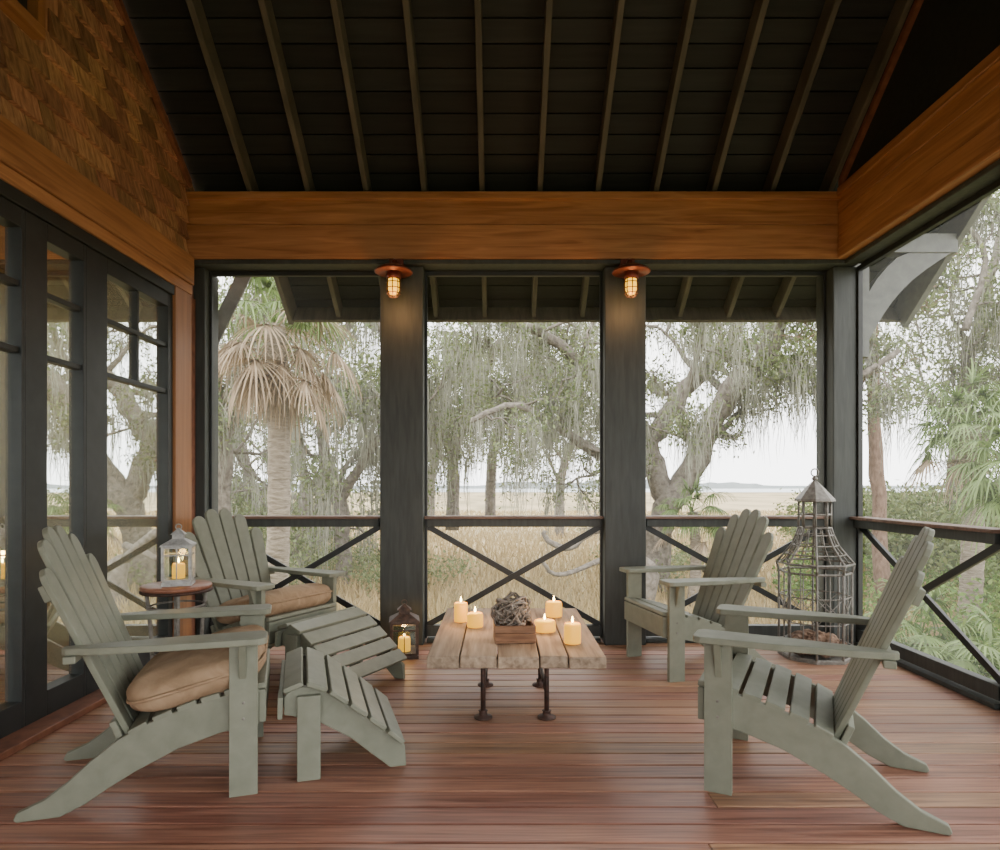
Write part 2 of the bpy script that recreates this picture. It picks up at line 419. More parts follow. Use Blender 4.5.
RT, RB = .94, .86
def bay(name, p0, p1, cap=M_rail):
    e = empty(name)
    p0 = Vector((p0[0], p0[1], 0)); p1 = Vector((p1[0], p1[1], 0)); d = (p1-p0); L = d.length; d.normalize()
    n = Vector((-d.y, d.x, 0))
    M = Matrix((d, n, Vector((0, 0, 1)))).transposed().to_4x4(); M.translation = p0
    b = B(); f = .018; g = .035
    b.box((0, -g/2, 0.03), (f, g/2, ZB-.037), M_darkf, M); b.box((L-f, -g/2, 0.03), (L, g/2, ZB-.037), M_darkf, M)
    b.box((f, -g/2, ZB-.07), (L-f, g/2, ZB-.036), M_darkf, M)
    b.obj('screen_frame', e, bevel=.003)
    b = B()
    b.box((f, -.05, RB), (L-f, .05, RT-.022), M_dark, M)
    b.box((f, -.03, .045), (L-f, .03, .125), M_dark, M); b.box((f, -.05, 0.001), (L-f, .05, .03), M_dark, M)
    b.obj('rails', e, bevel=.004)
    b = B(); b.box((.002, -.075, RT-.021), (L-.002, .065, RT), cap, M); b.obj('rail_cap', e, bevel=.004)
    b = B()
    for o, (za, zb_) in ((-.012, (.125, RB)), (.012, (RB, .125))):
        a = M @ Vector((f, o, za)); c = M @ Vector((L-f, o, zb_))
        b.bar(a, c, .022, .042, M_darkf)
    b.obj('cross_braces', e, bevel=.002)
    b = B(); ys = .030
    b.add([(f, ys, .05), (L-f, ys, .05), (L-f, ys, ZB-.07), (f, ys, ZB-.07)], [(0, 1, 2, 3)], M_screen, M); b.obj('insect_screen', e)
    return e
YS = 4.86
bay('window_1', (-2.165, YS), (-.876, YS)); bay('window_2', (-.560, YS), (.764, YS)); bay('window_3', (1.066, YS), (2.43, YS))
XS = 2.62
bay('window_4', (XS, 4.74), (XS, 3.36)); bay('window_5', (XS, 3.06), (XS, 1.68)); bay('window_6', (XS, 1.38), (XS, 0.0))

# exterior brackets
def bracket(name, X0, Y):
    b = B()
    b.box((X0, Y, 2.14), (X0+.13, Y+.11, 3.07), M_bracket)
    b.box((X0+.131, Y, 2.93), (X0+.80, Y+.11, 3.07), M_bracket)
    A = (X0+.13, 2.26); C = (X0+.76, 2.93); n = 8; lo = []; up = []
    for i in range(n+1):
        t = i/n; x = A[0]+(C[0]-A[0])*t; z = A[1]+(C[1]-A[1])*t
        sg = math.sin(math.pi*t)
        lo.append((x-.06*sg, z+.05*sg)); up.append((max(x-.12-.06*sg, X0+.13), min(z+.14+.08*sg, 2.93)))
    for i in range(n):
        b.prism([lo[i], lo[i+1], up[i+1], up[i]], Y+.012, Y+.098, 'y', M_bracket)
    return b.obj(name)
bracket('eave_bracket', 2.66, 4.91)
b = B(); b.bar((-2.26, 5.1, 2.30), (-2.02, 5.2, 2.90), .08, .10, M_bracket); b.obj('eave_bracket')

# ------------------------------------------------------------------ caged lights
def cage_light(x, y=4.55):
    e = empty('caged_wall_lamp', (x, y, 2.66))
    b = B()
    b.lathe([(.03, .045), (.075, .04), (.125, .012), (.135, 0), (.125, -.006), (.05, .0), (.045, -.03)], (0, 0, 0), 28, M_copper)
    b.lathe([(.05, -.0), (.053, -.035), (.05, -.05)], (0, 0, 0), 20, M_copper)
    b.tube([(0, 0, .04), (0, .0, .075), (0, .04, .095), (0, .15, .095)], .014, 10, M_copper)
    b.lathe([(.055, 0), (.055, .012)], (0, 0, 0), 20, M_copper, Matrix.Translation((0, .188, .095)) @ Matrix.Rotation(math.pi/2, 4, 'X'))
    b.box((-.05, .12, .05), (.05, .189, .135), M_copper)
    b.obj('cap', e)
    b = B()
    for k in range(8):
        a = k*math.pi/4
        b.tube([(.048*math.cos(a), .048*math.sin(a), -.04), (.05*math.cos(a), .05*math.sin(a), -.13), (.03*math.cos(a), .03*math.sin(a), -.172), (0, 0, -.18)], .0035, 5, M_iron)
    for z in (-.075, -.115, -.15):
        r = .051 if z > -.14 else .046
        b.tube([(r*math.cos(t), r*math.sin(t), z) for t in np.linspace(0, 2*math.pi, 19)], .0032, 5, M_iron, cap=False)
    b.obj('cage', e)
    b = B(); b.lathe([(.036, -.04), (.04, -.08), (.039, -.125), (.024, -.155), (0, -.163)], (0, 0, 0), 18, M_bulb); b.obj('glass_jar', e)
    l = bpy.data.lights.new('lamp', 'POINT'); l.energy = 4.5; l.color = (1, .5, .18); l.shadow_soft_size = .05
    lo = bpy.data.objects.new('lamp', l); COL.objects.link(lo); lo.parent = e; lo.location = (0, -.06, -.215)
cage_light(-.745); cage_light(.918)

# ------------------------------------------------------------------ adirondack chairs
top_prof = [(0, .39), (-.12, .375), (-.25, .345), (-.38, .30), (-.48, .25), (-.57, .18), (-.64, .115), (-.71, .065), (-.79, .032), (-.80, .01), (-.79, 0)]
bot_prof = [(-.66, 0), (-.58, .035), (-.51, .08), (-.42, .13), (-.28, .195), (-.14, .235), (0, .255)]
def interp(x, prof):
    for (a, za), (c, zc) in zip(prof[:-1], prof[1:]):
        if c <= x <= a: return za+(zc-za)*(a-x)/(a-c)
    return prof[-1][1]
XO = -.02
def chair_meshes():
    out = {}
    b = B()
    for s_ in (1, -1):
        b.prism([(x+XO-.01, z) for x, z in top_prof+bot_prof], s_*.265-.014, s_*.265+.014, 'y', M_chair)
    out['side_stringers'] = b.mesh('side_stringers')
    b = B()
    for s_ in (1, -1):
        b.box((-.135, s_*.294-.0145, 0), (-.035, s_*.294+.0145, .576), M_chair)
        b.prism([(s_*.309, .575), (s_*.355, .575), (s_*.309, .44)], -.10, -.075, 'x', M_chair)
        for zz in (.29, .35):
            b.lathe([(.006, 0), (.006, .003)], (0, 0, 0), 8, M_wire, Matrix.Translation((-.085, s_*.3085, zz)) @ Matrix.Rotation(-s_*math.pi/2, 4, 'X'))
    out['front_legs'] = b.mesh('front_legs')
    b = B()
    for s_ in (1, -1):
        pts = [(-.675, .285), (-.65, .275), (-.30, .235), (-.02, .225), (-.003, .24), (0, .26), (0, .345), (-.008, .365), (-.03, .375), (-.30, .372), (-.55, .35), (-.66, .325), (-.675, .315)]
        b.prism([(x, s_*y) for x, y in pts], .577, .602, 'z', M_chair)
    b.box((-.665, -.34, .55), (-.625, .34, .576), M_chair)
    out['arms'] = b.mesh('arms')
    b = B()
    b.box((-.032, -.279, .26), (-.006, .279, .385), M_chair)
    n = 6
    for i in range(n):
        x = -.035-i*.081; z = interp(x+.02, top_prof); z2 = interp(x-.02, top_prof); a = math.atan2(z-z2, .04)
        M = Matrix.Translation((x+XO+.015, 0, interp(x, top_prof)+.012)) @ Matrix.Rotation(-a, 4, 'Y')
        b.box((-.034, -.279, -.011), (.034, .279, .011), M_chair, M)
    out['seat_slats'] = b.mesh('seat_slats')
    b = B(); la = math.radians(22.5)
    M = Matrix.Translation((-.47, 0, .215)) @ Matrix.Rotation(-la, 4, 'Y')
    n = 6
    for i in range(n):
        t = (i-(n-1)/2)/((n-1)/2)
        y0 = t*.192; y1 = t*.262
        Lc = .865-.15*abs(t)**2.2
        w0, w1 = .034, .047
        pts = [(y0-w0, 0), (y0+w0, 0), (y1+w1, Lc-.05)]
        for k in range(1, 6):
            a = math.pi*k/6
            pts.append((y1+w1*math.cos(a), Lc-.05+.05*math.sin(a)))
        pts.append((y1-w1, Lc-.05))
        b.prism(pts, -.011, .011, 'x', M_chair, M)
    b.box((-.036, -.25, .02), (-.0125, .25, .11), M_chair, M)
    b.box((-.036, -.285, .60), (-.0125, .285, .66), M_chair, M)
    out['back_slats'] = b.mesh('back_slats')
    return out
CH = chair_meshes()
def supere(sx, sy, sz, e1=.35, e2=.35, nu=40, nv=72, mat=M_cush, M=None, b=None, wr=.0):
    def c(w, m): return math.copysign(abs(math.cos(w))**m, math.cos(w))
    def s_(w, m): return math.copysign(abs(math.sin(w))**m, math.sin(w))
    vs = []; fs = []
    for i in range(nu+1):
        u = -math.pi/2+math.pi*i/nu
        for j in range(nv):
            v = -math.pi+2*math.pi*j/nv
            x = sx/2*c(u, e1)*c(v, e2); y = sy/2*c(u, e1)*s_(v, e2); z = sz/2*s_(u, .62)
            k = 1-.18*(abs(2*x/sx)**4+abs(2*y/sy)**4)
            z = z*k+wr*math.sin(21*x+3*math.sin(13*y))*math.cos(17*y+2*math.sin(11*x))
            x += wr*.8*math.sin(40*y+9*z); y += wr*.8*math.sin(38*x+7*z)
            vs.append((x, y, z))
    for i in range(nu):
        for j in range(nv):
            j2 = (j+1) % nv; fs.append((i*nv+j, i*nv+j2, (i+1)*nv+j2, (i+1)*nv+j))
    b.add(vs, fs, mat, M, True)
def chair(loc, ang, cushion=False):
    e = empty('adirondack_chair', (loc[0], loc[1], 0), math.radians(ang))
    for k, me in CH.items(): inst(me, k, e, .004)
    if cushion:
        c = empty('seat_cushion', (loc[0], loc[1], 0), math.radians(ang))
        b = B()
        M = Matrix.Translation((-.255, 0, .43)) @ Matrix.Rotation(math.radians(-14), 4, 'Y')
        supere(.49, .60, .165, b=b, M=M, wr=.007)
        pts = []
        for t in np.linspace(0, 2*math.pi, 61):
            cx = math.copysign(abs(math.cos(t))**.35, math.cos(t)); cy = math.copysign(abs(math.sin(t))**.35, math.sin(t))
            pts.append(M @ Vector((.248*cx, .303*cy, .0)))
        b.tube(pts, .007, 6, M_cush, cap=False)
        b.obj('cushion_body', c)
    return e
chair((-.98, 2.765), 18, True)
chair((-1.18, 3.95), -28, True)
chair((.90, 4.14), 193)
chair((.8875, 2.78), 153.5)

def footrest_meshes():
    out = {}
    top = [(0, .33), (.04, .37), (.12, .362), (.20, .315), (.28, .255), (.36, .19), (.43, .13), (.48, .085), (.485, .0)]
    bot = [(.42, 0), (.35, .06), (.26, .14), (.14, .215), (.04, .25), (0, .26)]
    b = B()
    for s_ in (1, -1):
        b.prism(top+bot, s_*.245-.013, s_*.245+.013, 'y', M_chair)
    out['side_stringers'] = b.mesh('fr_stringers')
    b = B()
    for s_ in (1, -1): b.box((.05, s_*.273-.014, 0), (.14, s_*.273+.014, .335), M_chair)
    b.box((.06, -.23, .14), (.085, .23, .22), M_chair)
    out['legs'] = b.mesh('fr_legs')
    b = B()
    segs = [((-.014, .255), (-.012, .34)), ((.0, .362), (.072, .388)), ((.088, .386), (.165, .352)), ((.178, .344), (.245, .295)), ((.257, .286), (.322, .235)), ((.334, .225), (.396, .172)), ((.408, .162), (.47, .108))]
    for (x0, z0), (x1, z1) in segs:
        cx, cz = (x0+x1)/2, (z0+z1)/2; L = math.hypot(x1-x0, z1-z0); a = math.atan2(z1-z0, x1-x0)
        M = Matrix.Translation((cx, 0, cz)) @ Matrix.Rotation(-a, 4, 'Y')
        b.box((-L/2, -.292, -.010), (L/2, .292, .010), M_chair, M)
    out['slats'] = b.mesh('fr_slats')
    return out
FR = footrest_meshes()
def footrest(loc, ang):
    e = empty('adirondack_footrest', (loc[0], loc[1], 0), math.radians(ang))
    for k, me in FR.items(): inst(me, k, e, .004)
footrest((-.93, 2.815), 17)
footrest((-1.12, 3.92), -27)

# ------------------------------------------------------------------ side table + lanterns
e = empty('round_side_table', (-1.80, 3.62, 0))
b = B(); b.lathe([(.175, .592), (.182, .598), (.182, .612), (.175, .618)], (0, 0, 0), 40, M_tabtop); b.obj('top', e)
b = B()
b.tube([(.178*math.cos(t), .178*math.sin(t), .585) for t in np.linspace(0, 2*math.pi, 41)], .009, 6, M_iron, cap=False)
for k in range(4):
    a = k*math.pi/2+.5; c, s_ = math.cos(a), math.sin(a)
    b.tube([(.15*c, .15*s_, .59), (.13*c, .13*s_, .4), (.12*c, .12*s_, .2), (.17*c, .17*s_, 0)], .011, 8, M_wire)
b.tube([(.125*math.cos(t), .125*math.sin(t), .25) for t in np.linspace(0, 2*math.pi, 31)], .006, 6, M_wire, cap=False)
b.tube([(.14*math.cos(t), .14*math.sin(t), .5) for t in np.linspace(0, 2*math.pi, 31)], .006, 6, M_wire, cap=False)
b.obj('legs', e)

def candle(b, bw, x, y, z, r, h, lit=True):
    b.lathe([(r*.97, 0), (r, .005), (r, h-.012), (r*.9, h), (r*.75, h-.004), (r*.3, h-.012), (.0, h-.012)], (x, y, z), 24, M_wax)
    b.lathe([(r*.72, 0), (r*.4, -.005), (0, -.006)], (x, y, z+h-.003), 20, M_waxtop)
    b.tube([(x, y, z+h-.012), (x+.001, y, z+h+.006)], .0015, 5, M_iron)
    b.lathe([(.0, 0), (.0045, .006), (.0055, .012), (.003, .024), (0, .034)], (x, y, z+h+.002), 10, M_flame)
def plight(parent, loc, en, size=.02):
    l = bpy.data.lights.new('flame_light', 'POINT'); l.energy = en; l.color = (1, .5, .16); l.shadow_soft_size = size
    o = bpy.data.objects.new('flame_light', l); COL.objects.link(o); o.location = loc; o.parent = parent
def lantern(name, loc, w, h, mat, rz=0, glassmat=M_lglass, en=1.0):
    e = empty(name, loc, rz); hw = w/2; bh = h*.60
    b = B(); p = w*.10
    b.box((-hw, -hw, 0), (hw, hw, .02), mat); b.box((-hw*.92, -hw*.92, .02), (hw*.92, hw*.92, .035), mat)
    for sx in (-1, 1):
        for sy in (-1, 1):
            b.box((sx*hw*.9-p/2, sy*hw*.9-p/2, .03), (sx*hw*.9+p/2, sy*hw*.9+p/2, bh), mat)
    b.box((-hw, -hw, bh), (hw, hw, bh+.012), mat)
    for sx in (-1, 1):
        b.box((sx*hw*.9-.004, -hw*.88, bh*.80), (sx*hw*.9+.004, hw*.88, bh*.80+.008), mat)
        b.box((-hw*.88, sx*hw*.9-.004, bh*.80), (hw*.88, sx*hw*.9+.004, bh*.80+.008), mat)
        b.box((sx*hw*.9-.003, -.003, .035), (sx*hw*.9+.003, .003, bh), mat); b.box((-.003, sx*hw*.9-.003, .035), (.003, sx*hw*.9+.003, bh), mat)
    q = math.sqrt(2)
    b.lathe([(hw*1.08*q, bh+.012), (hw*1.05*q, bh+.02), (hw*.55*q, bh+h*.13), (hw*.42*q, bh+h*.15)], (0, 0, 0), 4, mat, smooth=False, rot=math.pi/4)
    b.lathe([(hw*.38*q, bh+h*.15), (hw*.38*q, bh+h*.22)], (0, 0, 0), 4, mat, smooth=False, rot=math.pi/4)
    b.lathe([(hw*.5*q, bh+h*.22), (hw*.12*q, bh+h*.30), (.006, bh+h*.32)], (0, 0, 0), 4, mat, smooth=False, rot=math.pi/4)
    rr = h*.045
    b.tube([(rr*math.cos(t), 0, bh+h*.34+rr*math.sin(t)) for t in np.linspace(0, 2*math.pi, 21)], .003, 6, mat, cap=False)
    b.obj('frame', e)
    b = B(); candle(b, None, 0, 0, .036, w*.22, h*.24); b.obj('candle', e)
    b = B()
    for sx in (-1, 1):
        b.box((sx*hw*.86-.001, -hw*.84, .036), (sx*hw*.86+.001, hw*.84, bh-.001), glassmat)
        b.box((-hw*.84, sx*hw*.86-.001, .036), (hw*.84, sx*hw*.86+.001, bh-.001), glassmat)
    b.obj('glass', e)
    plight(e, (0, 0, .036+h*.24+.05), en)
lantern('metal_candle_lantern', (-1.78, 3.60, .619), .15, .34, M_pewter, .3, en=.8)
lantern('wooden_candle_lantern', (-.655, 4.45, 0), .19, .39, M_brownl, .15, en=2.0)

# tall wire lantern
e = empty('wire_tower_lantern', (2.15, 4.44, 0))
b = B(); n = 8
def ring(r, z, t=.005, n=8):
    b.tube([(r*math.cos(2*math.pi*k/n+.39), r*math.sin(2*math.pi*k/n+.39), z) for k in range(n+1)], t, 5, M_wire, cap=False, smooth=False)
for z, r in ((.02, .225), (.10, .225), (.25, .225), (.42, .225), (.58, .225), (.64, .24)): ring(r, z, .008 if z in (.02, .58, .64) else .0045)
b.lathe([(.235, 0), (.235, .02)], (0, 0, 0), 8, M_wire, smooth=False, rot=.39)
for k in range(8):
    a = 2*math.pi*k/8+.39; c, s_ = math.cos(a), math.sin(a); a2 = a+math.pi/4; c2, s2 = math.cos(a2), math.sin(a2); am = a+math.pi/8; cm, sm = math.cos(am)*.924, math.sin(am)*.924
    b.tube([(.225*c, .225*s_, .0), (.225*c, .225*s_, .58)], .008, 6, M_wire)
    b.tube([(.24*c, .24*s_, .64), (.225*c, .225*s_, .58)], .008, 6, M_wire)
    b.tube([(.24*c, .24*s_, .64), (.19*c, .19*s_, .70), (.145*c, .145*s_, .76), (.115*c, .115*s_, .83), (.10*c, .10*s_, .88)], .008, 6, M_wire)
    b.tube([(.225*cm, .225*sm, .02), (.225*cm, .225*sm, .58)], .0042, 5, M_wire)
    b.tube([(.24*cm, .24*sm, .64), (.145*cm, .145*sm, .76), (.10*cm, .10*sm, .88)], .0042, 5, M_wire)
    b.tube([(.225*c, .225*s_, .25), (.225*c2, .225*s2, .42)], .0035, 5, M_wire)
    b.tube([(.225*c2, .225*s2, .25), (.225*c, .225*s_, .42)], .0035, 5, M_wire)
    b.tube([(.10*c, .10*s_, .88), (.10*c, .10*s_, 1.06)], .007, 6, M_wire)
for z, r in ((.70, .19), (.76, .145), (.83, .115), (.88, .103), (.97, .10), (1.06, .11)): ring(r, z, .0055)
b.lathe([(.13, 1.06), (.125, 1.075), (.06, 1.15), (.022, 1.19), (.012, 1.20)], (0, 0, 0), 8, M_wire, smooth=False, rot=.39)
b.lathe([(.0, 1.195), (.018, 1.205), (.02, 1.215), (.01, 1.23), (.0, 1.235)], (0, 0, 0), 12, M_wire)
b.tube([(.025*math.cos(t), 0, 1.255+.025*math.sin(t)) for t in np.linspace(0, 2*math.pi, 17)], .005, 6, M_wire, cap=False)
b.obj('wire_frame', e)
b = B()
for k in range(46):
    a = random.uniform(0, 6.28); r = .165*math.sqrt(random.random()); R = random.uniform(.03, .048)
    M = Matrix.Translation((r*math.cos(a), r*math.sin(a), .03+R+random.uniform(0, .07)*(1-r/.25))) @ Euler((random.random()*3, random.random()*3, 0)).to_matrix().to_4x4()
    pr = []
    for i in range(9):
        t = i/8; pr.append((R*math.sin(math.pi*t)**.7*(1+.22*(i % 2)), R*1.3*(2*t-1)))
    b.lathe(pr, (0, 0, 0), 9, M_cone, M, smooth=False)
b.obj('pine_cones', e)

# ------------------------------------------------------------------ coffee table
e = empty('plank_coffee_table')
TX0, TX1, TY0, TY1, TZ = -.332, .480, 2.91, 4.07, .40
b = B(); ws = [.15, .17, .19, .13, .172]; x = TX0
for i, w in enumerate(ws):
    o = random.uniform(-.012, .012)
    b.box((x+.003, TY0+.0+abs(o), TZ-.055), (x+w-.003, TY1+o, TZ+random.uniform(-.002, .002)), M_weath); x += w
b.obj('top_planks', e, bevel=.005)
b = B()
for yy in (3.08, 3.75): b.box((TX0+.03, yy, TZ-.10), (TX1-.03, yy+.1, TZ-.056), M_weathX)
b.obj('battens', e, bevel=.004)
b = B()
for yy in (3.27, 3.80):
    for xx in (-.085, .235):
        b.tube([(xx, yy, .03), (xx, yy, .33)], .0125, 10, M_iron)
        b.lathe([(.046, 0), (.046, .007), (.022, .013), (.019, .032), (.024, .036)], (xx, yy, 0), 16, M_iron)
        b.lathe([(.020, 0), (.020, .035)], (xx, yy, .275), 12, M_iron)
        b.lathe([(.045, 0), (.045, .008)], (xx, yy, .335), 16, M_iron)
    b.tube([(-.13, yy, .295), (.28, yy, .295)], .0125, 10, M_iron)
for xx in (-.085, .235): b.tube([(xx, 3.27, .12), (xx, 3.80, .12)], .010, 8, M_iron)
b.obj('iron_pipe_legs', e)
CD = [(-.22, 3.66, .038, .105), (-.135, 3.52, .043, .075), (.315, 3.80, .048, .085), (.352, 3.16, .041, .095), (.235, 3.42, .058, .055)]
for (x, y, r, h) in CD:
    e = empty('pillar_candle', (x, y, TZ+.003)); b = B(); candle(b, None, 0, 0, 0, r, h); b.obj('candle_body', e)
    plight(e, (0, 0, h+.045), 2.2)
e = empty('wooden_crate', (.07, 3.22, TZ+.003), .06)
b = B(); X, Y, Z, t = .10, .075, .085, .01
b.box((-X, -Y, 0), (X, Y, t), M_crate)
for k in range(2):
    z0 = t+k*.038+.001
    b.box((-X, -Y, z0), (X, -Y+t, z0+.035), M_crate); b.box((-X, Y-t, z0), (X, Y, z0+.035), M_crate)
    b.box((-X, -Y+t, z0), (-X+t, Y-t, z0+.035), M_crate); b.box((X-t, -Y+t, z0), (X, Y-t, z0+.035), M_crate)
b.obj('crate_body', e, bevel=.0015)
e = empty('grapevine_bundle', (.055, 3.23, TZ+.09))
b = B()
for k in range(34):
    R = random.uniform(.045, .105); M = Euler((random.uniform(-.9, .9), random.uniform(-.9, .9), random.uniform(0, 6))).to_matrix().to_4x4()
    pts = []
    a0 = random.uniform(0, 6); al = random.uniform(2.5, 6)
    for i in range(16):
        t = a0+al*i/15; rr = R*(1+.12*math.sin(5*t+k))
        p = M @ Vector((rr*math.cos(t)*1.05, rr*math.sin(t)*.8, .012*math.sin(3*t)))
        pts.append(p+Vector((0, 0, .05)))
    pts = [Vector((max(-.13, min(.13, p.x)), p.y*.85, max(-.055 if (abs(p.x) < .08 and abs(p.y*.85) < .055) else 0.0, p.z))) for p in pts]
    b.tube(pts, random.uniform(.004, .009), 6, M_drift)
b.obj('vines', e)

# ------------------------------------------------------------------ exterior
GZ = -1.25
b = B(); b.add([(-600, -60, GZ), (600, -60, GZ), (600, 900, GZ), (-600, 900, GZ)], [(0, 1, 2, 3)], M_ground); b.obj('ground')
b = B(); b.add([(-60, -40, GZ+.01), (60, -40, GZ+.01), (50, 11, GZ+.01), (4, 11.5, GZ+.01), (-3, 13, GZ+.01), (-60, 16, GZ+.01)], [(0, 1, 2, 3, 4, 5)], M_yard); b.obj('yard')
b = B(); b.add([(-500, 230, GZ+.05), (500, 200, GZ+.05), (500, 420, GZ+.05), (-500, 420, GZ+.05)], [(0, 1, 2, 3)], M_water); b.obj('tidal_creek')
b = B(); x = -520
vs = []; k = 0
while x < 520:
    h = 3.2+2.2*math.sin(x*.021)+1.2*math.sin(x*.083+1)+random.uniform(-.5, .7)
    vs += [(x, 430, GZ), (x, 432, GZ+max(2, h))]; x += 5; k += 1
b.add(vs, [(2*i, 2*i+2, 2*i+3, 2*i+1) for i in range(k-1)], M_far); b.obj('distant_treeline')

def leaves(pts, k, spread, size):
    pts = np.array([tuple(p) for p in pts]); n = len(pts)*k
    c = np.repeat(pts, k, 0)+rng.normal(0, spread, (n, 3))*np.array([1, 1, .8])
    u = rng.normal(0, 1, (n, 3)); u /= np.linalg.norm(u, axis=1)[:, None]
    v = rng.normal(0, 1, (n, 3)); v -= u*(u*v).sum(1)[:, None]; v /= np.linalg.norm(v, axis=1)[:, None]
    s = size*rng.uniform(.6, 1.4, (n, 1))
    u *= s; v *= s*.45
    vs = np.stack([c-u, c-v, c+u, c+v], 1).reshape(-1, 3)
    return vs, np.arange(n*4).reshape(-1, 4)
def moss_strands(pts, k, lmin, lmax, wid, spread=.10):
    pts = np.array([tuple(p) for p in pts]); n = len(pts)*k
    c = np.repeat(pts, k, 0)+rng.normal(0, spread, (n, 3))*np.array([1, 1, .4])
    Lp = np.repeat(rng.uniform(lmin, lmax, len(pts)), k)*rng.uniform(.35, 1.0, n)
    a = rng.uniform(0, np.pi, n); d = np.stack([np.cos(a), np.sin(a), 0*a], 1)
    lv = 5; V = np.zeros((n, lv, 2, 3)); off = np.zeros((n, 3))
    for i in range(lv):
        t = i/(lv-1); w = wid*(1-t*.85)*(1 if i % 2 else .6)
        q = c+off; q[:, 2] -= Lp*t
        V[:, i, 0] = q-d*w; V[:, i, 1] = q+d*w
        off = off*.8+rng.normal(0, .035, (n, 3))*np.array([1, 1, 0])
    vs = V.reshape(-1, 3); base = np.arange(n)[:, None, None]*(lv*2)+np.arange(lv-1)[None, :, None]*2
    q = base+np.array([0, 1, 3, 2])[None, None, :]
    return vs, q.reshape(-1, 4)

class Tree:
    def __init__(s, name, bark=None): s.b = B(); s.lp = []; s.mp = []; s.name = name; s.bark = bark or M_bark
    def limb(s, pts, r0, r1, kids=9, klen=1.6, start=.2, upb=.4):
        pts = [Vector(p) for p in pts]; path = []
        n = len(pts)
        for i in range(n-1):
            p0 = pts[max(i-1, 0)]; p1 = pts[i]; p2 = pts[i+1]; p3 = pts[min(i+2, n-1)]
            for j in range(5):
                t = j/5
                path.append(.5*((2*p1)+(p2-p0)*t+(2*p0-5*p1+4*p2-p3)*t*t+(3*p1-p0-3*p2+p3)*t**3))
        path.append(pts[-1]); m = len(path)
        for i in range(1, m): path[i] = path[i]+Vector((random.gauss(0, .35), random.gauss(0, .35), random.gauss(0, .35)))*r0*.35
        rad = [r0+(r1-r0)*(i/(m-1)) for i in range(m)]
        rad = [r*random.uniform(.92, 1.1) for r in rad]
        s.b.tube(path, rad, 9, s.bark)
        for k in range(kids):
            t = start+(1-start)*(k+random.random())/kids; i = min(int(t*(m-1)), m-1)
            d = Vector((random.gauss(0, 1), random.gauss(0, .8), random.gauss(upb, .6))).normalized()
            s.grow(path[i], d, klen*random.uniform(.6, 1.3), rad[i]*.45, 1)
        for i in range(int(m*start), m):
            if random.random() < .7: s.mp.append(path[i])
    def grow(s, p, d, L, r, lev):
        n = 6; path = [Vector(p)]; q = Vector(p); dd = Vector(d)
        for i in range(n):
            dd = (dd+Vector((random.gauss(0, .3), random.gauss(0, .3), random.gauss(0.02, .28)))).normalized()
            q = q+dd*L/n; path.append(q.copy())
        s.b.tube(path, [max(r*(1-.75*i/n), .006) for i in range(n+1)], 5 if lev < 3 else 3, s.bark, cap=False)
        if lev < 3:
            for k in range(4 if lev == 1 else 3):
                i = random.randint(2, n)
                nd = (dd+Vector((random.gauss(0, .8), random.gauss(0, .8), random.gauss(.1, .6)))).normalized()
                s.grow(path[i], nd, L*random.uniform(.5, .75), r*.5, lev+1)
        if lev >= 2:
            s.lp += path[2:]
        if random.random() < .8: s.mp += random.sample(path[1:], 2)
    def done(s, lk=10, ls=.14, lsize=.055, mk=5, mlen=(.2, 1.1), mw=.02, leafmat=None, mossfrac=1.0):
        e = empty(s.name)
        s.b.obj('trunk_and_limbs', e)
        if s.lp and lk:
            v, q = leaves(s.lp, lk, ls, lsize); fastmesh('foliage', v, q, leafmat or M_leaf, e)
        mp = [p for p in s.mp if random.random() < mossfrac]
        if mp and mk:
            v, q = moss_strands(mp, mk, mlen[0], mlen[1], mw); fastmesh('spanish_moss', v, q, M_moss, e)
        return e

T = Tree('live_oak_tree')
T.limb([P(655, 590, 14.5), P(662, 520, 14.5), P(690, 470, 14.3), P(722, 405, 14), P(768, 352, 13.5), P(790, 300, 13), P(840, 240, 12.5)], .34, .15, 8, 1.6, .35)
T.limb([P(668, 500, 14.5), P(652, 440, 14.8), P(690, 385, 15), P(730, 345, 15.2), P(745, 290, 15.5)], .26, .12, 8, 1.6, .3)
T.limb([P(762, 358, 13.5), P(800, 372, 13), P(840, 385, 12.5), P(900, 350, 12)], .11, .05, 4, 1.1, .2)
T.limb([P(655, 440, 14.8), P(610, 400, 14.5), P(560, 345, 14), P(505, 322, 13.5), P(440, 318, 13)], .17, .06, 9, 1.5, .2)
T.limb([P(660, 470, 14.6), P(600, 455, 14), P(555, 425, 13.5), P(515, 405, 13.2), P(470, 420, 13)], .14, .05, 8, 1.3, .2)
T.limb([P(700, 450, 14.2), P(680, 420, 13), P(700, 330, 12), P(660, 280, 11)], .10, .04, 5, 1.2, .2)
T.done(8, .17, .045, 11, (.3, 1.7), .013, mossfrac=.55, leafmat=M_leaf2)
T = Tree('fallen_branch')
T.limb([P(640, 560, 12.5), P(600, 530, 12.4), P(570, 548, 12.2), P(548, 540, 12), P(545, 530, 12)], .09, .04, 0)
T.limb([P(640, 545, 12.5), P(600, 560, 12.4), P(560, 575, 12.2), P(540, 560, 12)], .07, .03, 0)
T.limb([P(650, 560, 12.5), P(645, 610, 12.5), P(640, 660, 12.5)], .2, .2, 0)
T.mp = []
T.done(0, mk=0)
T = Tree('live_oak_tree')
T.limb([P(452, 530, 20), P(455, 450, 20), P(475, 390, 20), P(500, 340, 19)], .22, .1, 10, 2.2, .3)
T.limb([P(490, 520, 22), P(495, 440, 22), P(530, 380, 22), P(545, 320, 21)], .2, .1, 9, 2.2, .3)
T.limb([P(455, 460, 20), P(430, 410, 19), P(400, 370, 18.5), P(370, 300, 18)], .16, .06, 8, 1.9, .2)
T.done(9, .24, .06, 10, (.5, 2.6), .018, leafmat=M_leaf2, mossfrac=.55)
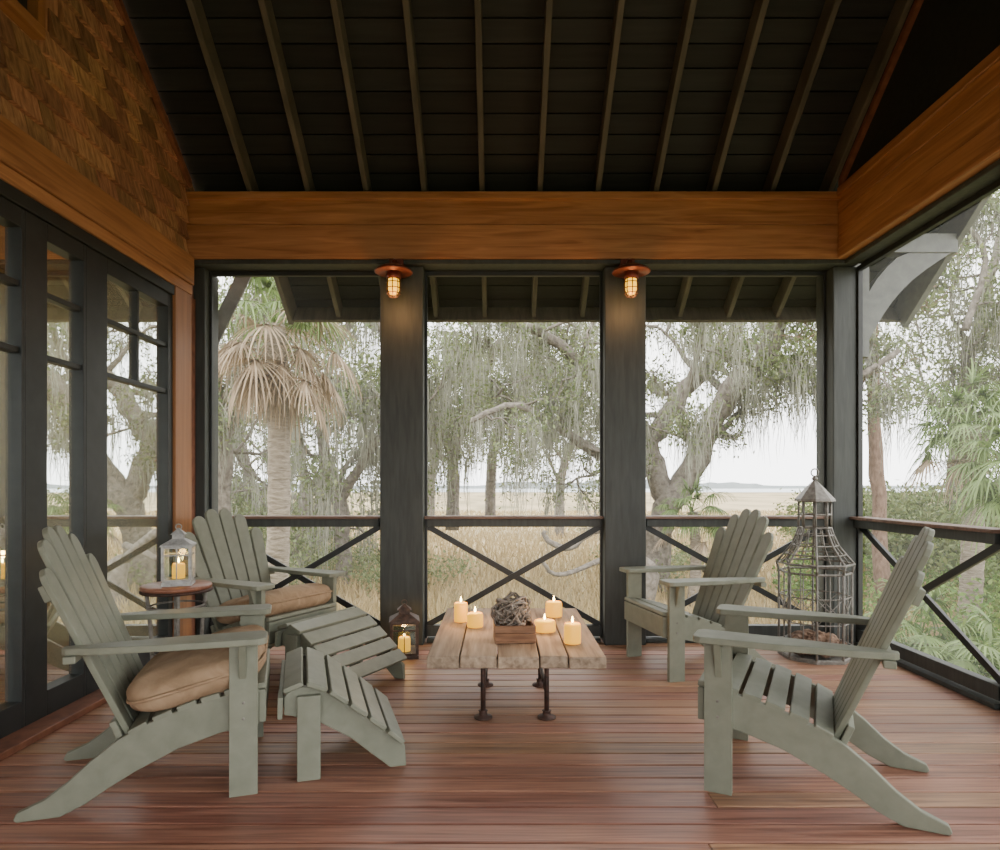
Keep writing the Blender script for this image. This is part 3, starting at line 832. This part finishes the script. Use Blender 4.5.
T = Tree('live_oak_tree')
T.limb([P(560, 540, 30), P(562, 470, 30), P(580, 420, 30), P(570, 350, 30)], .25, .1, 11, 2.8, .15)
T.limb([P(430, 530, 32), P(432, 470, 32), P(445, 420, 32), P(440, 380, 32)], .25, .1, 10, 2.8, .15)
T.done(7, .35, .085, 6, (.5, 2.4), .025, leafmat=M_leaf2, mossfrac=.5)
T = Tree('live_oak_tree')
T.limb([P(218, 600, 12), P(222, 470, 12), P(235, 400, 12), P(262, 330, 12), P(300, 290, 11.5)], .2, .09, 8, 1.9, .3)
T.limb([P(225, 480, 12), P(190, 400, 12), P(150, 330, 12)], .16, .08, 6, 1.8, .3)
T.done(7, .18, .05, 9, (.4, 1.8), .014, leafmat=M_leaf2, mossfrac=.6)
T = Tree('live_oak_tree')
T.limb([P(345, 590, 16), P(340, 500, 16), P(322, 440, 16), P(330, 370, 16), P(360, 300, 16)], .2, .08, 10, 2.1, .2)
T.limb([P(340, 500, 16), P(370, 450, 15.5), P(400, 420, 15), P(430, 400, 15)], .14, .06, 8, 1.8, .2)
T.limb([P(300, 600, 18), P(305, 500, 18), P(290, 420, 18), P(240, 340, 18)], .2, .08, 10, 2.2, .15)
T.limb([P(235, 600, 20), P(250, 500, 20), P(230, 420, 20), P(200, 340, 20)], .2, .08, 9, 2.4, .15)
T.done(8, .24, .06, 9, (.5, 2.3), .017, leafmat=M_leaf2, mossfrac=.65)
T = Tree('pine_tree', M_pine)
T.limb([P(884, 640, 13), P(880, 520, 13), P(874, 400, 13), P(868, 250, 13), P(866, 120, 13)], .15, .10, 12, 1.4, .55)
T.done(9, .15, .05, 2, (.2, .6), .012)
T = Tree('live_oak_tree')
T.limb([P(950, 620, 17), P(955, 480, 17), P(965, 380, 17), P(985, 300, 17), P(1010, 200, 17)], .22, .1, 11, 2.2, .15)
T.limb([P(960, 470, 17), P(1010, 400, 17), P(1060, 330, 16)], .16, .08, 8, 2.0, .15)
T.limb([P(965, 330, 14), P(985, 260, 14), P(960, 215, 14)], .08, .04, 6, 1.4, .1)
T.done(10, .24, .06, 7, (.4, 1.8), .015, leafmat=M_leaf2, mossfrac=.6)
T = Tree('live_oak_tree')
for k in range(5):
    x = 13+k*3.4; y = 13-k*2.6
    T.limb([(x, y, GZ), (x+.3, y, 1.5), (x-.3, y+.4, 4), (x+.2, y, 7)], .25, .1, 9, 2.4, .25)
T.done(6, .25, .085, 3, (.3, 1.4), .03)

def fan_frond(V, Q, base, d, plen, fr, droop, nl=22):
    d = d.normalized(); p = base.copy(); path = [p.copy()]
    for i in range(5):
        d = (d+Vector((0, 0, -droop*.16))).normalized(); p = p+d*plen/5; path.append(p.copy())
    side = d.cross(Vector((0, 0, 1)))
    side = side.normalized() if side.length > .05 else Vector((1, 0, 0))
    def ribbon(pts, w0, w1, nrm):
        o = len(V); m = len(pts)
        for i, q in enumerate(pts):
            w = w0+(w1-w0)*i/(m-1); V.append(q-nrm*w); V.append(q+nrm*w)
        for i in range(m-1): Q.append((o+2*i, o+2*i+1, o+2*i+3, o+2*i+2))
    ribbon(path, .014, .01, side)
    for k in range(nl):
        a = math.radians(-115+230*k/(nl-1))
        ld = (d*math.cos(a)+side*math.sin(a)).normalized()
        L = fr*(1-.25*abs(a)/2)*random.uniform(.85, 1.1)
        q = p.copy(); pts = [q.copy()]; l = ld.copy()
        for i in range(4):
            l = (l+Vector((0, 0, -.10-.16*i*droop-random.uniform(0, .08)))).normalized(); q = q+l*L/4; pts.append(q.copy())
        n2 = l.cross(Vector((0, 0, 1))); n2 = (n2.normalized() if n2.length > .05 else side)
        ribbon(pts, .02, .004, (n2+d*.3).normalized())
def palm(name, base, top, r, nf=34, fr=.75, pl=.7, dead=.4):
    e = empty(name); b = B(); pts = []; rad = []; base = Vector(base); top = Vector(top)
    n = 26
    for i in range(n+1):
        t = i/n; p = base.lerp(top, t)+Vector((.08*math.sin(t*3), 0, 0)); pts.append(p); rad.append(r*(1.12-.15*t)*(1.06 if i % 2 else .97))
    b.tube(pts, rad, 12, M_ptr); b.obj('trunk', e)
    V1, Q1, V2, Q2 = [], [], [], []
    for k in range(nf):
        t = k/nf; a = k*2.39996
        el = math.radians(80-150*t+random.uniform(-12, 12)) if dead > .2 else math.radians(80-105*t+random.uniform(-8, 8))
        dd = Vector((math.cos(a)*math.cos(el), math.sin(a)*math.cos(el), math.sin(el)))
        isd = t > 1-dead
        (VV, QQ) = (V2, Q2) if isd else (V1, Q1)
        fan_frond(VV, QQ, top+Vector((0, 0, -.25*t if isd else 0)), dd, pl*random.uniform(.6, 1.25), fr*random.uniform(.7, 1.15), 1.0 if not isd else random.uniform(.4, 1.6))
    for VV, QQ, m, nm in ((V1, Q1, M_frond, 'green_fronds'), (V2, Q2, M_fdead, 'dead_fronds')):
        if VV: fastmesh(nm, np.array([tuple(v) for v in VV]), np.array(QQ), m, e)
palm('cabbage_palm', (P(272, 560, 8.5).x, 8.5, GZ), P(274, 325, 8.5), .135, 52, .74, .72, .70)
palm('cabbage_palm', (P(968, 560, 10.5).x, 10.5, GZ), P(968, 425, 10.5), .15, 34, .75, .65, .15)
palm('cabbage_palm', (P(1000, 560, 8.5).x+.6, 8.5, GZ), P(1030, 470, 8.5), .15, 30, .75, .7, .1)
palm('saw_palmetto', (P(692, 560, 13).x, 13, GZ), P(692, 512, 13), .10, 24, .5, .5, .1)
palm('saw_palmetto', (P(920, 560, 8).x, 8, GZ), (P(920, 560, 8).x, 8, GZ+.5), .08, 22, .5, .5, 0)
palm('saw_palmetto', (5.2, 6.6, GZ), (5.2, 6.6, GZ+.5), .08, 22, .5, .5, 0)
palm('saw_palmetto', (4.3, 7.4, GZ), (4.3, 7.4, GZ+.4), .08, 20, .5, .45, 0)

def shrubmass(name, cs, k=260, mat=M_shrub, size=.05):
    pts = []
    for (x, y, z, r) in cs:
        for i in range(int(16*r*r*3)+6):
            v = Vector((random.gauss(0, 1), random.gauss(0, 1), random.gauss(0, 1))).normalized()*r*random.uniform(.5, 1)
            pts.append(Vector((x, y, z))+Vector((v.x, v.y, v.z*.8)))
    v, q = leaves(pts, k, .16, size)
    fastmesh(name, v, q, mat)
shrubmass('shrub_bed', [(5+random.uniform(0, 9), 8+random.uniform(-2.5, 7), GZ+.4, random.uniform(.4, .9)) for _ in range(36)], 28)
shrubmass('tree_understory', [(9+random.uniform(0, 10), 15+random.uniform(-3, 8), GZ+1.2, random.uniform(.8, 1.6)) for _ in range(26)], 24, M_leaf, .07)
shrubmass('thicket', [(-4.5-random.uniform(0, 9), 13.5+random.uniform(-3, 9), GZ+random.uniform(.3, 2.0), random.uniform(.6, 1.4)) for _ in range(40)], 22, M_leaf2, .06)
shrubmass('marsh_edge_bush', [(-2.5+random.uniform(-2, 1.5), 15+random.uniform(-1, 4), GZ+.4, random.uniform(.3, .6)) for _ in range(9)]+[(2.5+random.uniform(0, 3.5), 15+random.uniform(-1, 4), GZ+.4, random.uniform(.3, .6)) for _ in range(8)], 20, M_leaf2, .05)

n = 60000
yy = 9+rng.random(n)**1.6*50; xx = rng.uniform(-1, 1, n)*(3+yy*.75)
h = rng.uniform(.18, .42, n)*(1-.4*(yy > 30)); a = rng.uniform(0, np.pi, n); w = .012+.0007*yy
dx, dy = np.cos(a)*w, np.sin(a)*w; lx, ly = rng.normal(0, .1, n), rng.normal(0, .1, n)
V = np.zeros((n, 4, 3))
V[:, 0] = np.stack([xx-dx, yy-dy, np.full(n, GZ)], 1); V[:, 1] = np.stack([xx+dx, yy+dy, np.full(n, GZ)], 1)
V[:, 2] = np.stack([xx+lx+dx*.2, yy+ly+dy*.2, GZ+h], 1); V[:, 3] = np.stack([xx+lx-dx*.2, yy+ly-dy*.2, GZ+h], 1)
fastmesh('marsh_grass', V.reshape(-1, 3), np.arange(n*4).reshape(-1, 4), M_grass)

# ------------------------------------------------------------------ world: bright overcast
w = bpy.data.worlds.new('overcast'); S.world = w; w.use_nodes = True; nt = w.node_tree; L = nt.links
bg = nt.nodes['Background']; tc = N(nt, 'ShaderNodeTexCoord'); sp = N(nt, 'ShaderNodeSeparateXYZ'); cr = N(nt, 'ShaderNodeValToRGB')
L.new(tc.outputs['Generated'], sp.inputs[0]); L.new(sp.outputs[2], cr.inputs[0]); L.new(cr.outputs[0], bg.inputs['Color'])
cr.color_ramp.elements[0].position = 0; cr.color_ramp.elements[0].color = (.95, .95, .95, 1)
cr.color_ramp.elements[1].position = .6; cr.color_ramp.elements[1].color = (1, .985, .955, 1)
bg.inputs['Strength'].default_value = 6.8

# camera
c = bpy.data.cameras.new('camera'); co = bpy.data.objects.new('camera', c); COL.objects.link(co)
co.location = (0, 0, H); co.rotation_euler = (math.pi/2, 0, 0); c.sensor_width = 36; c.lens = 23.4; c.shift_y = .06; c.clip_end = 2000
S.camera = co
